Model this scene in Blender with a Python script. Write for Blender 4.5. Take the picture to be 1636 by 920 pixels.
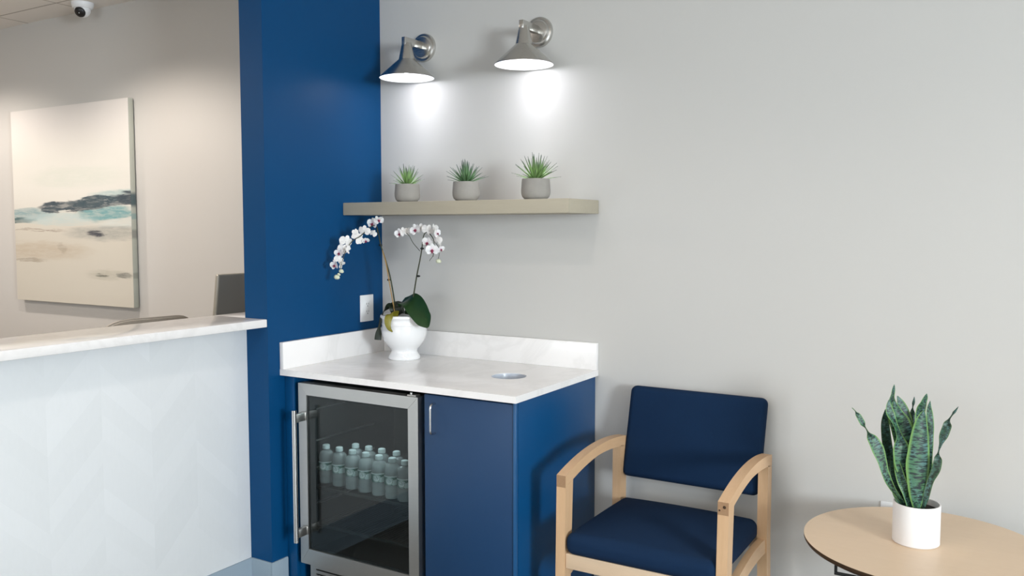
import bpy, bmesh, math, random
from mathutils import Vector, Matrix, noise
random.seed(7)
PI = math.pi
for o in list(bpy.data.objects): bpy.data.objects.remove(o)
SC = bpy.context.scene
COL = SC.collection

# ------------------------------------------------------------ camera, exposure, world, lights
CAM = Vector((2.5624, -3.1046, 1.4779)); YAW = 0.54025; PITCH = -0.06873; FPX = 1373.66
cd = bpy.data.cameras.new('camera'); cam = bpy.data.objects.new('camera', cd); COL.objects.link(cam)
cam.location = CAM; cam.rotation_euler = (PI/2 + PITCH, 0, YAW)
cd.sensor_width = 36; cd.lens = FPX/1636*36; cd.clip_start = .05
SC.camera = cam
FW = Vector((-math.sin(YAW)*math.cos(PITCH), math.cos(YAW)*math.cos(PITCH), math.sin(PITCH)))
RT = Vector((math.cos(YAW), math.sin(YAW), 0)); UP = RT.cross(FW)
def at(px, py, Y):
    "the point of the place seen at this spot of the photograph, at depth Y"
    d = FW + RT*(px-818)/FPX - UP*(py-460)/FPX
    return CAM + d*((Y-CAM.y)/d.y)

vs = SC.view_settings
vs.view_transform = 'Standard'; vs.look = 'None'; vs.gamma = 1; vs.use_curve_mapping = False
vs.exposure = 0.30
w = bpy.data.worlds.new('sky'); SC.world = w; w.use_nodes = True
w.node_tree.nodes['Background'].inputs[0].default_value = (.75, .86, 1, 1)
w.node_tree.nodes['Background'].inputs[1].default_value = 1.2

def area(name, loc, rot, sx, sy, power, color, spread=PI):
    l = bpy.data.lights.new(name, 'AREA'); l.shape = 'RECTANGLE'; l.size = sx; l.size_y = sy
    l.energy = power; l.color = color; l.spread = spread
    o = bpy.data.objects.new(name, l); COL.objects.link(o); o.location = loc; o.rotation_euler = rot
    return o
XR, XL, YF, ZC = 7.4, -4.6, -6.2, 2.745
# daylight outside the windows (local -Z is the light's direction)
area('daylight_right', (XR+.25, -4.1, 1.75), (0, PI/2, 0), 1.25, 1.25, 400, (.86, .93, 1))
area('daylight_front', (.6, YF-.25, 1.5), (PI/2, 0, 0), 3.0, 1.6, 36, (.97, .98, 1))
TROFF = [(-2.6, -2.9, 32, (1, .86, .76)), (1.2, -3.4, 8, (1, .93, .84)), (4.9, -3.6, 4, (1, .88, .74))]
DOWN = [(-3.15, -.85, 27), (-1.45, -.90, 27), (1.25, -1.75, 7), (3.1, -1.6, 6)]
for x, y, p in DOWN:
    l = bpy.data.lights.new('downlight_beam', 'SPOT'); l.energy = p*2.2; l.color = (1, .89, .80); l.spot_size = math.radians(142); l.spot_blend = .5; l.shadow_soft_size = .05
    o = bpy.data.objects.new('downlight_beam', l); COL.objects.link(o); o.location = (x, y, ZC-.03)
for i, (x, y, p, c) in enumerate(TROFF):
    area('ceiling_panel_glow', (x, y, ZC-.03), (0, 0, 0), 1.1, .5, p, c)

# ------------------------------------------------------------ materials
def lin(c):
    return tuple(((v/255)/12.92 if v/255 <= .04045 else ((v/255+.055)/1.055)**2.4) for v in c)
class NT:
    def __init__(s, name):
        s.m = bpy.data.materials.new(name); s.m.use_nodes = True; s.t = s.m.node_tree
        s.b = s.t.nodes['Principled BSDF']
    def n(s, typ, **kw):
        nd = s.t.nodes.new(typ)
        for k, v in kw.items(): setattr(nd, k, v)
        return nd
    def l(s, a, b): s.t.links.new(a, b)
    def math(s, op, a, b=None, c=None):
        nd = s.n('ShaderNodeMath', operation=op)
        for i, v in enumerate((a, b, c)):
            if v is None: continue
            if isinstance(v, (int, float)): nd.inputs[i].default_value = v
            else: s.l(v, nd.inputs[i])
        return nd.outputs[0]
    def mix(s, fac, a, b, bt='MIX'):
        nd = s.n('ShaderNodeMix', data_type='RGBA', blend_type=bt)
        for i, v in ((0, fac), (6, a), (7, b)):
            if isinstance(v, (int, float)): nd.inputs[i].default_value = v
            elif isinstance(v, tuple): nd.inputs[i].default_value = v + (1,) if len(v) == 3 else v
            else: s.l(v, nd.inputs[i])
        return nd.outputs[2]
    def ramp(s, f, lo, hi):
        nd = s.n('ShaderNodeMapRange', interpolation_type='SMOOTHSTEP')
        s.l(f, nd.inputs[0]); nd.inputs[1].default_value = lo; nd.inputs[2].default_value = hi
        return nd.outputs[0]
    def coord(s, which='Object', scale=(1, 1, 1)):
        tc = s.n('ShaderNodeTexCoord'); mp = s.n('ShaderNodeMapping'); mp.inputs['Scale'].default_value = scale
        s.l(tc.outputs[which], mp.inputs[0]); return mp.outputs[0]
    def noise(s, co, sc, det=3, rough=.5, dist=0):
        nd = s.n('ShaderNodeTexNoise'); s.l(co, nd.inputs['Vector'])
        nd.inputs['Scale'].default_value = sc; nd.inputs['Detail'].default_value = det
        nd.inputs['Roughness'].default_value = rough; nd.inputs['Distortion'].default_value = dist
        return nd.outputs[0]
    def bump(s, h, strength, dist=.01):
        nd = s.n('ShaderNodeBump'); nd.inputs['Strength'].default_value = strength; nd.inputs['Distance'].default_value = dist
        s.l(h, nd.inputs['Height']); s.l(nd.outputs[0], s.b.inputs['Normal'])
    def set(s, **kw):
        for k, v in kw.items():
            k = {'rough': 'Roughness', 'metal': 'Metallic', 'col': 'Base Color', 'spec': 'Specular IOR Level', 'trans': 'Transmission Weight', 'ior': 'IOR',
                 'sheen': 'Sheen Weight', 'coat': 'Coat Weight', 'aniso': 'Anisotropic', 'alpha': 'Alpha', 'sss': 'Subsurface Weight'}[k]
            if isinstance(v, tuple): v = v + (1,)
            s.b.inputs[k].default_value = v
        return s
def plain(name, col, rough=.5, metal=0, var=.06, sc=6, bump=0, bsc=200, **kw):
    "a plain painted or moulded surface with a little procedural unevenness"
    t = NT(name); t.set(rough=rough, metal=metal, **kw)
    co = t.coord(); f = t.noise(co, sc, 3)
    a = tuple(v*(1-var) for v in col); b = tuple(min(1, v*(1+var)) for v in col)
    t.l(t.mix(f, a, b), t.b.inputs['Base Color'])
    if bump: t.bump(t.noise(co, bsc, 2), bump, .002)
    return t.m
def wood(name, c1, c2, scale=(1, 14, 14), rough=.45, bump=.05):
    t = NT(name); t.set(rough=rough)
    co = t.coord('Object', scale)
    f = t.noise(co, 5, 5, .6, .6); g = t.noise(co, 22, 3)
    c = t.mix(f, c1, c2); c = t.mix(t.math('MULTIPLY', g, .25), c, tuple(v*.8 for v in c2))
    t.l(c, t.b.inputs['Base Color']); t.bump(g, bump, .001)
    return t.m
def brushed(name, col, rough=.32, scale=(2, 2, 120)):
    t = NT(name); t.set(metal=1, rough=rough, aniso=.3)
    co = t.coord('Object', scale); f = t.noise(co, 8, 2)
    t.l(t.mix(f, tuple(v*.88 for v in col), col), t.b.inputs['Base Color'])
    nd = t.math('MULTIPLY_ADD', f, .15, rough-.07); t.l(nd, t.b.inputs['Roughness'])
    return t.m

M = {}
M['wall'] = plain('wall_paint', (.56, .55, .525), .6, var=.012, sc=1.2, bump=.05, bsc=260)
M['wallwarm'] = plain('wall_paint_warm', (.58, .50, .43), .7, var=.02, sc=2)
M['blue'] = plain('navy_wall_paint', (.0004, .052, .155), .45, var=.05, sc=2, bump=.06, bsc=300, spec=.18)
M['lamblue'] = plain('navy_cabinet_laminate', (.0006, .056, .165), .38, var=.04, sc=4, spec=.35)
M['edgeblue'] = plain('lighter_blue_edge_band', (.012, .085, .22), .3, var=.03)
M['doorblue'] = plain('navy_door_laminate', (.005, .040, .115), .46, var=.04, sc=4)
M['base'] = plain('rubber_cove_base', (.25, .32, .38), .5, var=.05)
M['white'] = plain('white_plastic', (.78, .79, .80), .35, var=.01)
M['dark'] = plain('dark_plastic', (.006, .006, .007), .4)
M['black'] = plain('black_enamel', (.010, .012, .012), .5)
M['steel'] = brushed('brushed_steel', (.60, .59, .57), .34)
M['nickel'] = brushed('brushed_nickel', (.60, .59, .56), .24)
M['chrome'] = brushed('satin_chrome', (.72, .72, .72), .2)
M['ceramic'] = plain('white_glazed_ceramic', (.84, .84, .84), .12, var=.01, coat=.5)
M['matteceramic'] = plain('white_matte_ceramic', (.82, .80, .79), .38, var=.01)
M['concrete'] = plain('grey_concrete', (.30, .285, .26), .85, var=.12, sc=30, bump=.2, bsc=120)
M['soil'] = plain('dark_soil', (.012, .010, .008), .95, var=.6, sc=60, bump=.8, bsc=90)
M['maple'] = wood('pale_maple', (.70, .47, .28), (.58, .36, .195), (14, 2, 14))
M['maplez'] = wood('pale_maple_upright', (.70, .47, .28), (.58, .36, .195), (14, 14, 1.5))
M['endgrain'] = wood('maple_end_grain', (.42, .26, .14), (.30, .17, .09), (30, 30, 30))
M['tabletop'] = wood('maple_laminate', (.76, .58, .41), (.70, .52, .35), (1.5, 9, 9), .33, .02)
M['walnut'] = wood('dark_walnut_edge', (.035, .018, .008), (.06, .03, .012), (4, 4, 20))
M['shelf'] = wood('pale_ash_laminate', (.44, .40, .31), (.40, .355, .27), (1.2, 10, 10), .5, .02)
M['monitor'] = plain('silver_aluminium', (.40, .38, .33), .34, metal=.3, var=.04)
M['taupe'] = plain('taupe_upholstery', (.40, .36, .31), .9, var=.1, sc=80, bump=.2)
M['fabric'] = None

t = NT('navy_woven_fabric'); t.set(rough=.9, spec=.2)
co = t.coord(); a = t.noise(t.coord('Object', (900, 900, 900)), 1, 1); f = t.noise(co, 5, 3)
c = t.mix(a, (.002, .011, .036), (.006, .031, .084)); c = t.mix(t.math('MULTIPLY', f, .35), c, (.003, .014, .042))
t.l(c, t.b.inputs['Base Color']); t.bump(a, .25, .001); M['fabric'] = t.m

def quartz(name):
    t = NT(name); t.set(rough=.14, spec=.5)
    co = t.coord(); n1 = t.noise(co, 2.2, 6, .6, 1.2); n2 = t.noise(co, 9, 4, .6, .5)
    v = t.math('SUBTRACT', 1, t.math('MULTIPLY', t.math('ABSOLUTE', t.math('SUBTRACT', n1, .5)), 22)); v = t.math('MAXIMUM', v, 0)
    c = t.mix(t.math('MULTIPLY', n2, .35), (.86, .84, .825), (.81, .79, .775)); c = t.mix(t.math('MULTIPLY', v, .14), c, (.50, .48, .46))
    t.l(c, t.b.inputs['Base Color']); return t.m
M['quartz'] = quartz('white_veined_quartz')

# chevron panel on the reception desk: columns of slanting planks in faintly different whites
t = NT('white_chevron_panelling'); t.set(rough=.55)
tc = t.n('ShaderNodeTexCoord'); sp = t.n('ShaderNodeSeparateXYZ'); t.l(tc.outputs['Object'], sp.inputs[0])
yy = t.math('DIVIDE', sp.outputs[1], .192); colid = t.math('FLOOR', yy); par = t.math('PINGPONG', yy, 1)
tt = t.math('MULTIPLY_ADD', par, .19, sp.outputs[2]); pid = t.math('FLOOR', t.math('DIVIDE', tt, .085))
cb = t.n('ShaderNodeCombineXYZ'); t.l(colid, cb.inputs[0]); t.l(pid, cb.inputs[1])
wn = t.n('ShaderNodeTexWhiteNoise', noise_dimensions='3D'); t.l(cb.outputs[0], wn.inputs[0])
wc = t.n('ShaderNodeTexWhiteNoise', noise_dimensions='1D'); t.l(colid, wc.inputs['W'])
gr = t.noise(t.coord('Object', (1, 6, 2)), 14, 4)
f = t.math('MULTIPLY_ADD', wn.outputs[0], .30, t.math('MULTIPLY_ADD', wc.outputs[0], .42, t.math('MULTIPLY', gr, .28)))
t.l(t.mix(f, (.69, .71, .715), (.78, .80, .81)), t.b.inputs['Base Color']); M['chevron'] = t.m

# ceiling of square mineral tiles
t = NT('ceiling_tile'); t.set(rough=.9)
tc = t.n('ShaderNodeTexCoord'); sp = t.n('ShaderNodeSeparateXYZ'); t.l(tc.outputs['Object'], sp.inputs[0])
def gridline(v, off, w):
    g = t.math('DIVIDE', t.math('ADD', v, off), .61); return t.math('LESS_THAN', t.math('ABSOLUTE', t.math('SUBTRACT', g, t.math('ROUND', g))), w)
g = t.math('MAXIMUM', gridline(sp.outputs[0], 2.175, .009), gridline(sp.outputs[1], .19, .009))
t.l(t.mix(g, (.82, .79, .75), (.45, .42, .38)), t.b.inputs['Base Color']); M['ceiling'] = t.m

t = NT('vinyl_plank_floor'); t.set(rough=.4)
br = t.n('ShaderNodeTexBrick'); t.l(t.coord('Object', (1, 1, 1)), br.inputs[0]); br.inputs['Scale'].default_value = 1
br.inputs['Brick Width'].default_value = 1.2; br.inputs['Row Height'].default_value = .18; br.inputs['Mortar Size'].default_value = .002
br.inputs['Color1'].default_value = (.17, .15, .125, 1); br.inputs['Color2'].default_value = (.21, .185, .155, 1); br.inputs['Mortar'].default_value = (.08, .07, .06, 1)
gr = t.noise(t.coord('Object', (1, 14, 1)), 6, 4)
t.l(t.mix(t.math('MULTIPLY', gr, .4), br.outputs[0], (.11, .095, .08)), t.b.inputs['Base Color']); M['floor'] = t.m

def glassy(name, tint, gloss=.10, rough=.02):
    m = bpy.data.materials.new(name); m.use_nodes = True; T = m.node_tree; T.nodes.remove(T.nodes['Principled BSDF'])
    tr = T.nodes.new('ShaderNodeBsdfTransparent'); tr.inputs[0].default_value = tint + (1,)
    gl = T.nodes.new('ShaderNodeBsdfGlossy'); gl.inputs['Roughness'].default_value = rough
    fr0 = T.nodes.new('ShaderNodeLayerWeight'); fr0.inputs[0].default_value = .5; fr = T.nodes.new('ShaderNodeMath'); fr.operation = 'POWER'; fr.inputs[1].default_value = 5; T.links.new(fr0.outputs['Facing'], fr.inputs[0])
    ad = T.nodes.new('ShaderNodeMath'); ad.operation = 'ADD'; ad.inputs[1].default_value = gloss; T.links.new(fr.outputs[0], ad.inputs[0])
    mx = T.nodes.new('ShaderNodeMixShader'); T.links.new(ad.outputs[0], mx.inputs[0]); T.links.new(tr.outputs[0], mx.inputs[1]); T.links.new(gl.outputs[0], mx.inputs[2])
    T.links.new(mx.outputs[0], T.nodes['Material Output'].inputs[0]); return m
M['pane'] = glassy('clear_window_glass', (.97, .98, .98), .03)
M['coolerglass'] = glassy('tinted_cooler_glass', (.68, .73, .73), .045)

t = NT('bottle_plastic'); t.set(col=(.74, .78, .79), rough=.07, trans=.68, ior=1.33, coat=.4); M['pet'] = t.m
M['bottlecap'] = plain('white_bottle_cap', (.62, .68, .68), .4)
t = NT('bottle_label'); t.set(rough=.4)
tc = t.n('ShaderNodeTexCoord'); sp = t.n('ShaderNodeSeparateXYZ'); t.l(tc.outputs['UV'], sp.inputs[0])
u, v = sp.outputs[0], sp.outputs[1]
def ell(cu, cv, a, b):
    e = t.math('ADD', t.math('POWER', t.math('DIVIDE', t.math('SUBTRACT', u, cu), a), 2), t.math('POWER', t.math('DIVIDE', t.math('SUBTRACT', v, cv), b), 2))
    return e
e1 = ell(.73, .45, .085, .42)
band = t.ramp(v, .60, .9)
c = t.mix(t.math('LESS_THAN', v, .88), (.70, .76, .75), (.02, .13, .10))
hill = t.math('LESS_THAN', ell(.90, .25, .12, .40), 1); c = t.mix(hill, c, (.62, .74, .72))
c = t.mix(t.math('LESS_THAN', e1, 1), c, (.88, .93, .92)); ring = t.math('LESS_THAN', t.math('ABSOLUTE', t.math('SUBTRACT', e1, .72)), .1)
c = t.mix(ring, c, (.02, .13, .10))
wv = t.noise(t.coord('UV', (40, 7, 1)), 1.3, 2); scr = t.math('MULTIPLY', t.math('LESS_THAN', t.math('ABSOLUTE', t.math('SUBTRACT', wv, .5)), .035), t.math('LESS_THAN', ell(.73, .52, .06, .20), 1))
c = t.mix(scr, c, (.02, .12, .12)); t.l(c, t.b.inputs['Base Color']); M['label'] = t.m

def emissive(name, col, st):
    t = NT(name); t.set(col=(.8, .8, .8), rough=.5); t.b.inputs['Emission Color'].default_value = col + (1,); t.b.inputs['Emission Strength'].default_value = st
    return t.m
M['glow'] = emissive('lit_ceiling_diffuser', (1, .95, .88), 2.5)
M['bulb'] = emissive('lit_lamp_bulb', (.95, .96, 1), 6)
t = NT('white_shade_lining'); t.set(col=(.86, .86, .88), rough=.35); M['lining'] = t.m

# foliage
def leafmat(name, c1, c2, sc=(1, 1, 1), rough=.35, edge=None, bands=False, tip=None):
    t = NT(name); t.set(rough=rough)
    tc = t.n('ShaderNodeTexCoord'); sp = t.n('ShaderNodeSeparateXYZ'); t.l(tc.outputs['UV'], sp.inputs[0])
    ob = t.noise(t.coord('Object'), 30, 3)
    if bands:
        n = t.noise(t.coord('UV', (2.2, 62, 1)), 1.0, 4, .58, .5); f = t.ramp(n, .43, .54)
        big = t.ramp(t.noise(t.coord('UV', (1.4, 5, 1)), 1.2, 2), .3, .75)
        c = t.mix(f, c1, t.mix(big, c2, (.075, .17, .18)))
    else:
        c = t.mix(ob, c1, c2)
    if tip: c = t.mix(t.ramp(sp.outputs[1], .45, 1), c, tip)
    if edge:
        d = t.math('ABSOLUTE', t.math('SUBTRACT', sp.outputs[0], .5)); c = t.mix(t.ramp(d, .34, .47), c, edge)
    t.l(c, t.b.inputs['Base Color']); return t.m
M['snake'] = leafmat('banded_snake_leaf', (.002, .014, .014), (.045, .15, .05), edge=(.15, .30, .08), bands=True, rough=.5)
M['snakedark'] = leafmat('dark_snake_leaf', (.007, .020, .012), (.020, .062, .024), edge=(.06, .12, .04), bands=True, rough=.45)
M['orchidleaf'] = leafmat('orchid_leaf', (.008, .030, .008), (.020, .065, .016), rough=.28)
M['orchiddark'] = leafmat('dark_orchid_leaf', (.010, .014, .009), (.014, .026, .012), rough=.5)
M['yellowleaf'] = leafmat('yellowing_leaf', (.16, .15, .012), (.26, .22, .02), rough=.45)
M['spiky'] = leafmat('spiky_leaf', (.15, .29, .09), (.31, .47, .17), rough=.5, tip=(.07, .10, .075))
M['spikydeep'] = leafmat('spiky_bluish_leaf', (.08, .18, .085), (.20, .36, .16), rough=.5, tip=(.07, .10, .085))
M['stem'] = plain('dark_flower_stem', (.035, .042, .018), .5, var=.3, sc=40)
M['bamboo'] = plain('bamboo_stake', (.34, .20, .06), .5, var=.2, sc=40)
M['clip'] = plain('stem_clip', (.004, .008, .008), .4)
t = NT('orchid_petal'); t.set(rough=.5, sss=.15); t.b.inputs['Subsurface Scale'].default_value = .01
tc = t.n('ShaderNodeTexCoord'); sp = t.n('ShaderNodeSeparateXYZ'); t.l(tc.outputs['UV'], sp.inputs[0])
pn = t.noise(t.coord('Object'), 90, 2)
f = t.math('MULTIPLY', t.ramp(sp.outputs[1], .50, .0), t.math('MULTIPLY_ADD', pn, .5, .15))
t.l(t.mix(f, (.84, .80, .79), (.60, .22, .38)), t.b.inputs['Base Color']); M['petal'] = t.m
M['petalwhite'] = plain('orchid_sepal_white', (.78, .76, .74), .5, var=.05, sc=60)
M['lip'] = plain('crimson_orchid_lip', (.20, .006, .045), .45, var=.4, sc=120)
M['bud'] = plain('greenish_white_bud', (.62, .64, .48), .5, var=.12, sc=60)

# abstract seascape painted on the canvas
t = NT('painted_seascape_canvas'); t.set(rough=.75)
tc = t.n('ShaderNodeTexCoord'); sp = t.n('ShaderNodeSeparateXYZ'); t.l(tc.outputs['Generated'], sp.inputs[0])
cw = t.coord('Object', (3, 1, 8)); n1 = t.noise(cw, 1.6, 5, .6, .6); n2 = t.noise(t.coord('Object', (1.4, 1, 14)), 2.0, 5, .65, .5); n3 = t.noise(t.coord('Object', (6, 1, 6)), 2, 4)
u = t.math('ADD', sp.outputs[0], t.math('MULTIPLY_ADD', n1, .16, -.08))
n4 = t.noise(t.coord('Object', (2.5, 1, 16)), 3.5, 5, .7, .4)
v = t.math('ADD', t.math('SUBTRACT', 1, sp.outputs[2]), t.math('MULTIPLY_ADD', n2, .07, -.035))
c = t.mix(t.ramp(v, .42, .66), (.66, .65, .60), (.56, .53, .455))
c = t.mix(t.math('MULTIPLY', t.ramp(v, .30, .05), .8), c, (.68, .655, .635))
def blob(c, cu, cv, a, b, col, op=1, soft=.5):
    e = t.math('ADD', t.math('POWER', t.math('DIVIDE', t.math('SUBTRACT', u, cu), a), 2), t.math('POWER', t.math('DIVIDE', t.math('SUBTRACT', v, cv), b), 2))
    return t.mix(t.math('MULTIPLY', t.math('MULTIPLY', t.ramp(e, 1+soft, 1-soft), t.math('MULTIPLY_ADD', t.ramp(n4, .35, .62), .45, .62)), op), c, col)
def strokes(c, lst):
    for b_ in lst: c = blob(c, *b_)
    return c
c = strokes(c, [(.55, .36, .35, .05, (.50, .56, .48), .35, .9), (.92, .455, .22, .02, (.30, .44, .44), .7, .6),
    (.10, .545, .24, .034, (.17, .30, .33), .8, .7), (.05, .575, .16, .012, (.03, .09, .10), .9, .5), (.80, .545, .24, .035, (.10, .29, .31), .9, .5),
    (.40, .57, .30, .03, (.42, .54, .54), .7, .8), (.95, .60, .22, .025, (.56, .62, .60), .6, .8),
    (.50, .505, .28, .027, (.010, .035, .055), 1, .25), (.80, .485, .34, .025, (.012, .045, .065), 1, .3), (.36, .525, .10, .018, (.012, .04, .06), 1, .3), (.98, .475, .10, .03, (.01, .03, .05), 1, .3),
    (.80, .64, .30, .035, (.27, .28, .26), .65, .8), (.72, .645, .08, .013, (.015, .022, .04), .95, .6), (.22, .625, .22, .005, (.22, .16, .12), .6, .8),
    (.20, .735, .42, .045, (.44, .36, .26), .6, .8), (.12, .785, .16, .006, (.22, .17, .12), .5, .9), (.42, .72, .03, .03, (.25, .20, .15), .4, .9),
    (.82, .845, .16, .022, (.36, .35, .28), .5, .9), (.76, .846, .045, .008, (.06, .07, .05), .8, .7), (.93, .85, .05, .010, (.10, .11, .10), .7, .7)])
c = t.mix(t.math('MULTIPLY', n3, .12), c, (.60, .56, .50))
t.l(c, t.b.inputs['Base Color']); M['painting'] = t.m
t = NT('canvas_side_with_wrapped_paint'); t.set(rough=.8)
tc = t.n('ShaderNodeTexCoord'); sp = t.n('ShaderNodeSeparateXYZ'); t.l(tc.outputs['Generated'], sp.inputs[0])
def bandz(c, z, h, col, op): return t.mix(t.math('MULTIPLY', t.ramp(t.math('ABSOLUTE', t.math('SUBTRACT', sp.outputs[2], z)), h, h*.4), op), c, col)
c = bandz((.44, .45, .39), .52, .045, (.02, .06, .08), .85); c = bandz(c, .44, .02, (.20, .32, .32), .7); c = bandz(c, .355, .03, (.16, .16, .15), .6); c = bandz(c, .155, .02, (.20, .20, .16), .5)
t.l(c, t.b.inputs['Base Color']); M['canvasside'] = t.m

# ------------------------------------------------------------ mesh helpers
class MB:
    def __init__(s): s.bm = bmesh.new(); s.uv = s.bm.loops.layers.uv.new('UVMap')
    def box(s, lo, hi, bevel=0, seg=2, mi=0):
        lo, hi = Vector(lo), Vector(hi)
        r = bmesh.ops.create_cube(s.bm, size=1); vs_ = r['verts']; c = (lo+hi)/2; d = hi-lo
        for v in vs_: v.co = Vector((v.co.x*d.x, v.co.y*d.y, v.co.z*d.z)) + c
        fs = {f for v in vs_ for f in v.link_faces}
        for f in fs: f.material_index = mi
        if bevel:
            es = {e for v in vs_ for e in v.link_edges}
            bmesh.ops.bevel(s.bm, geom=list(es), offset=bevel, segments=seg, affect='EDGES', profile=.5, clamp_overlap=True)
        return s
    def lathe(s, prof, c=(0, 0, 0), n=40, axis='Z', mi=0, close=False, uv=False):
        c = Vector(c); rings = []
        for r, z in prof:
            ring = []
            for k in range(n):
                a = 2*PI*k/n; p = (r*math.cos(a), r*math.sin(a), z)
                if axis == 'Y': p = (p[0], z, p[1])
                if axis == 'X': p = (z, p[0], p[1])
                ring.append(s.bm.verts.new(c+Vector(p)))
            rings.append(ring)
        zs = [p[1] for p in prof]; z0, z1 = min(zs), max(zs)
        for i in range(len(rings)-1):
            for k in range(n):
                f = s.bm.faces.new((rings[i][k], rings[i][(k+1) % n], rings[i+1][(k+1) % n], rings[i+1][k])); f.material_index = mi
                if uv:
                    for lp, (uu, vv) in zip(f.loops, ((k/n, prof[i][1]), ((k+1)/n, prof[i][1]), ((k+1)/n, prof[i+1][1]), (k/n, prof[i+1][1]))):
                        lp[s.uv].uv = (uu, (vv-z0)/(z1-z0+1e-9))
        if close:
            s.bm.faces.new(rings[0][::-1]).material_index = mi; s.bm.faces.new(rings[-1]).material_index = mi
        return s
    def tube(s, pts, rad, n=10, cap=True, mi=0):
        pts = [Vector(p) for p in pts]; rads = rad if isinstance(rad, (list, tuple)) else [rad]*len(pts)
        rings = []; prev = None
        for i, p in enumerate(pts):
            d = (pts[min(i+1, len(pts)-1)]-pts[max(i-1, 0)]).normalized()
            x = (prev - d*prev.dot(d)).normalized() if prev and (prev - d*prev.dot(d)).length > 1e-5 else d.orthogonal().normalized()
            prev = x; y = d.cross(x)
            rings.append([s.bm.verts.new(p + (x*math.cos(2*PI*k/n)+y*math.sin(2*PI*k/n))*rads[i]) for k in range(n)])
        for a, b in zip(rings, rings[1:]):
            for k in range(n): s.bm.faces.new((a[k], a[(k+1) % n], b[(k+1) % n], b[k])).material_index = mi
        if cap: s.bm.faces.new(rings[0][::-1]); s.bm.faces.new(rings[-1])
        return s
    def sweep(s, secs, mi=0, endmi=None):
        "joins quads given as lists of four points into a bar"
        rings = [[s.bm.verts.new(Vector(p)) for p in q] for q in secs]
        for a, b in zip(rings, rings[1:]):
            for k in range(4): s.bm.faces.new((a[k], a[(k+1) % 4], b[(k+1) % 4], b[k])).material_index = mi
        f = s.bm.faces.new(rings[0][::-1]); f.material_index = mi if endmi is None else endmi
        s.bm.faces.new(rings[-1]).material_index = mi
        return s
    def cushion(s, c, h, r, top=0, front=0, n=10, side=0):
        "a rounded, softly crowned pad; c centre, h half sizes"
        c = Vector(c)
        def ax(hh):
            k = 5; L = [-hh + r*(i/k) for i in range(k)]; inner = hh-r
            L += [-inner + 2*inner*i/n for i in range(n+1)]; L += [hh - r*(1-(i+1)/k) for i in range(k)]
            return L
        A = [ax(h[0]), ax(h[1]), ax(h[2])]; cache = {}
        def V(i, j, k):
            if (i, j, k) in cache: return cache[(i, j, k)]
            p = Vector((A[0][i], A[1][j], A[2][k]))
            q = Vector([max(-(h[m]-r), min(h[m]-r, p[m])) for m in range(3)]); d = p-q
            if d.length > 1e-9: p = q + d.normalized()*r
            fx, fy, fz = 1-(p.x/h[0])**2, 1-(p.y/h[1])**2, 1-(p.z/h[2])**2
            if p.z > 0: p.z += top*fx*fy*(p.z/h[2])
            if p.y < 0: p.y -= front*fx*fz*(-p.y/h[1])
            p.x += side*fy*fz*(p.x/h[0])
            v = s.bm.verts.new(c+p); cache[(i, j, k)] = v; return v
        N = [len(a)-1 for a in A]
        for ax_ in range(3):
            o1, o2 = [(1, 2), (2, 0), (0, 1)][ax_]
            for side_ in (0, N[ax_]):
                for i in range(N[o1]):
                    for j in range(N[o2]):
                        q = []
                        for (a, b) in ((i, j), (i+1, j), (i+1, j+1), (i, j+1)):
                            idx = [0, 0, 0]; idx[ax_] = side_; idx[o1] = a; idx[o2] = b; q.append(V(*idx))
                        if not side_: q.reverse()
                        s.bm.faces.new(q)
        return s
    def ribbon(s, keys, steps=28, thick=.0015, fold=.15, nx=6):
        "leaf blade: keys = (point, half width, across vector); cupped cross-section, real thickness"
        K = len(keys)
        def cr(f, t_):
            i = min(int(t_), K-2); u_ = t_-i
            p0, p1, p2, p3 = f(max(i-1, 0)), f(i), f(i+1), f(min(i+2, K-1))
            return .5*((2*p1)+(p2-p0)*u_+(2*p0-5*p1+4*p2-p3)*u_*u_+(3*p1-p0-3*p2+p3)*u_**3)
        top, bot = [], []
        for a in range(steps+1):
            t_ = (K-1)*a/steps
            p = cr(lambda i: Vector(keys[i][0]), t_); wd = max(.0004, cr(lambda i: keys[i][1], t_)); ac = cr(lambda i: Vector(keys[i][2]), t_)
            p2 = cr(lambda i: Vector(keys[i][0]), min(K-1.001, t_+.05)); p1 = cr(lambda i: Vector(keys[i][0]), max(0, t_-.05))
            d = (p2-p1).normalized(); ac = (ac-d*ac.dot(d)).normalized(); nn = ac.cross(d)
            ra, rb = [], []
            for k in range(nx+1):
                q = -1+2*k/nx; pos = p + ac*(q*wd) + nn*(fold*wd*q*q)
                e = thick*(1-q*q*.9)
                ra.append(s.bm.verts.new(pos+nn*e)); rb.append(s.bm.verts.new(pos-nn*e))
            top.append(ra); bot.append(rb)
        def quad(vs_, uvs):
            try: f = s.bm.faces.new(vs_)
            except ValueError: return
            for lp, q in zip(f.loops, uvs): lp[s.uv].uv = q
        for a in range(steps):
            for k in range(nx):
                U = [(k/nx, a/steps), ((k+1)/nx, a/steps), ((k+1)/nx, (a+1)/steps), (k/nx, (a+1)/steps)]
                quad((top[a][k], top[a][k+1], top[a+1][k+1], top[a+1][k]), U)
                quad((bot[a][k+1], bot[a][k], bot[a+1][k], bot[a+1][k+1]), [U[1], U[0], U[3], U[2]])
            for k, fl in ((0, 0), (nx, 1)):
                vv = (bot[a][k], top[a][k], top[a+1][k], bot[a+1][k]) if not fl else (top[a][k], bot[a][k], bot[a+1][k], top[a+1][k])
                quad(vv, [(fl, a/steps)]*2+[(fl, (a+1)/steps)]*2)
        for a, fl in ((0, 0), (steps, 1)):
            for k in range(nx):
                quad((top[a][k], bot[a][k], bot[a][k+1], top[a][k+1]) if fl else (top[a][k+1], bot[a][k+1], bot[a][k], top[a][k]), [(.5, a/steps)]*4)
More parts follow.
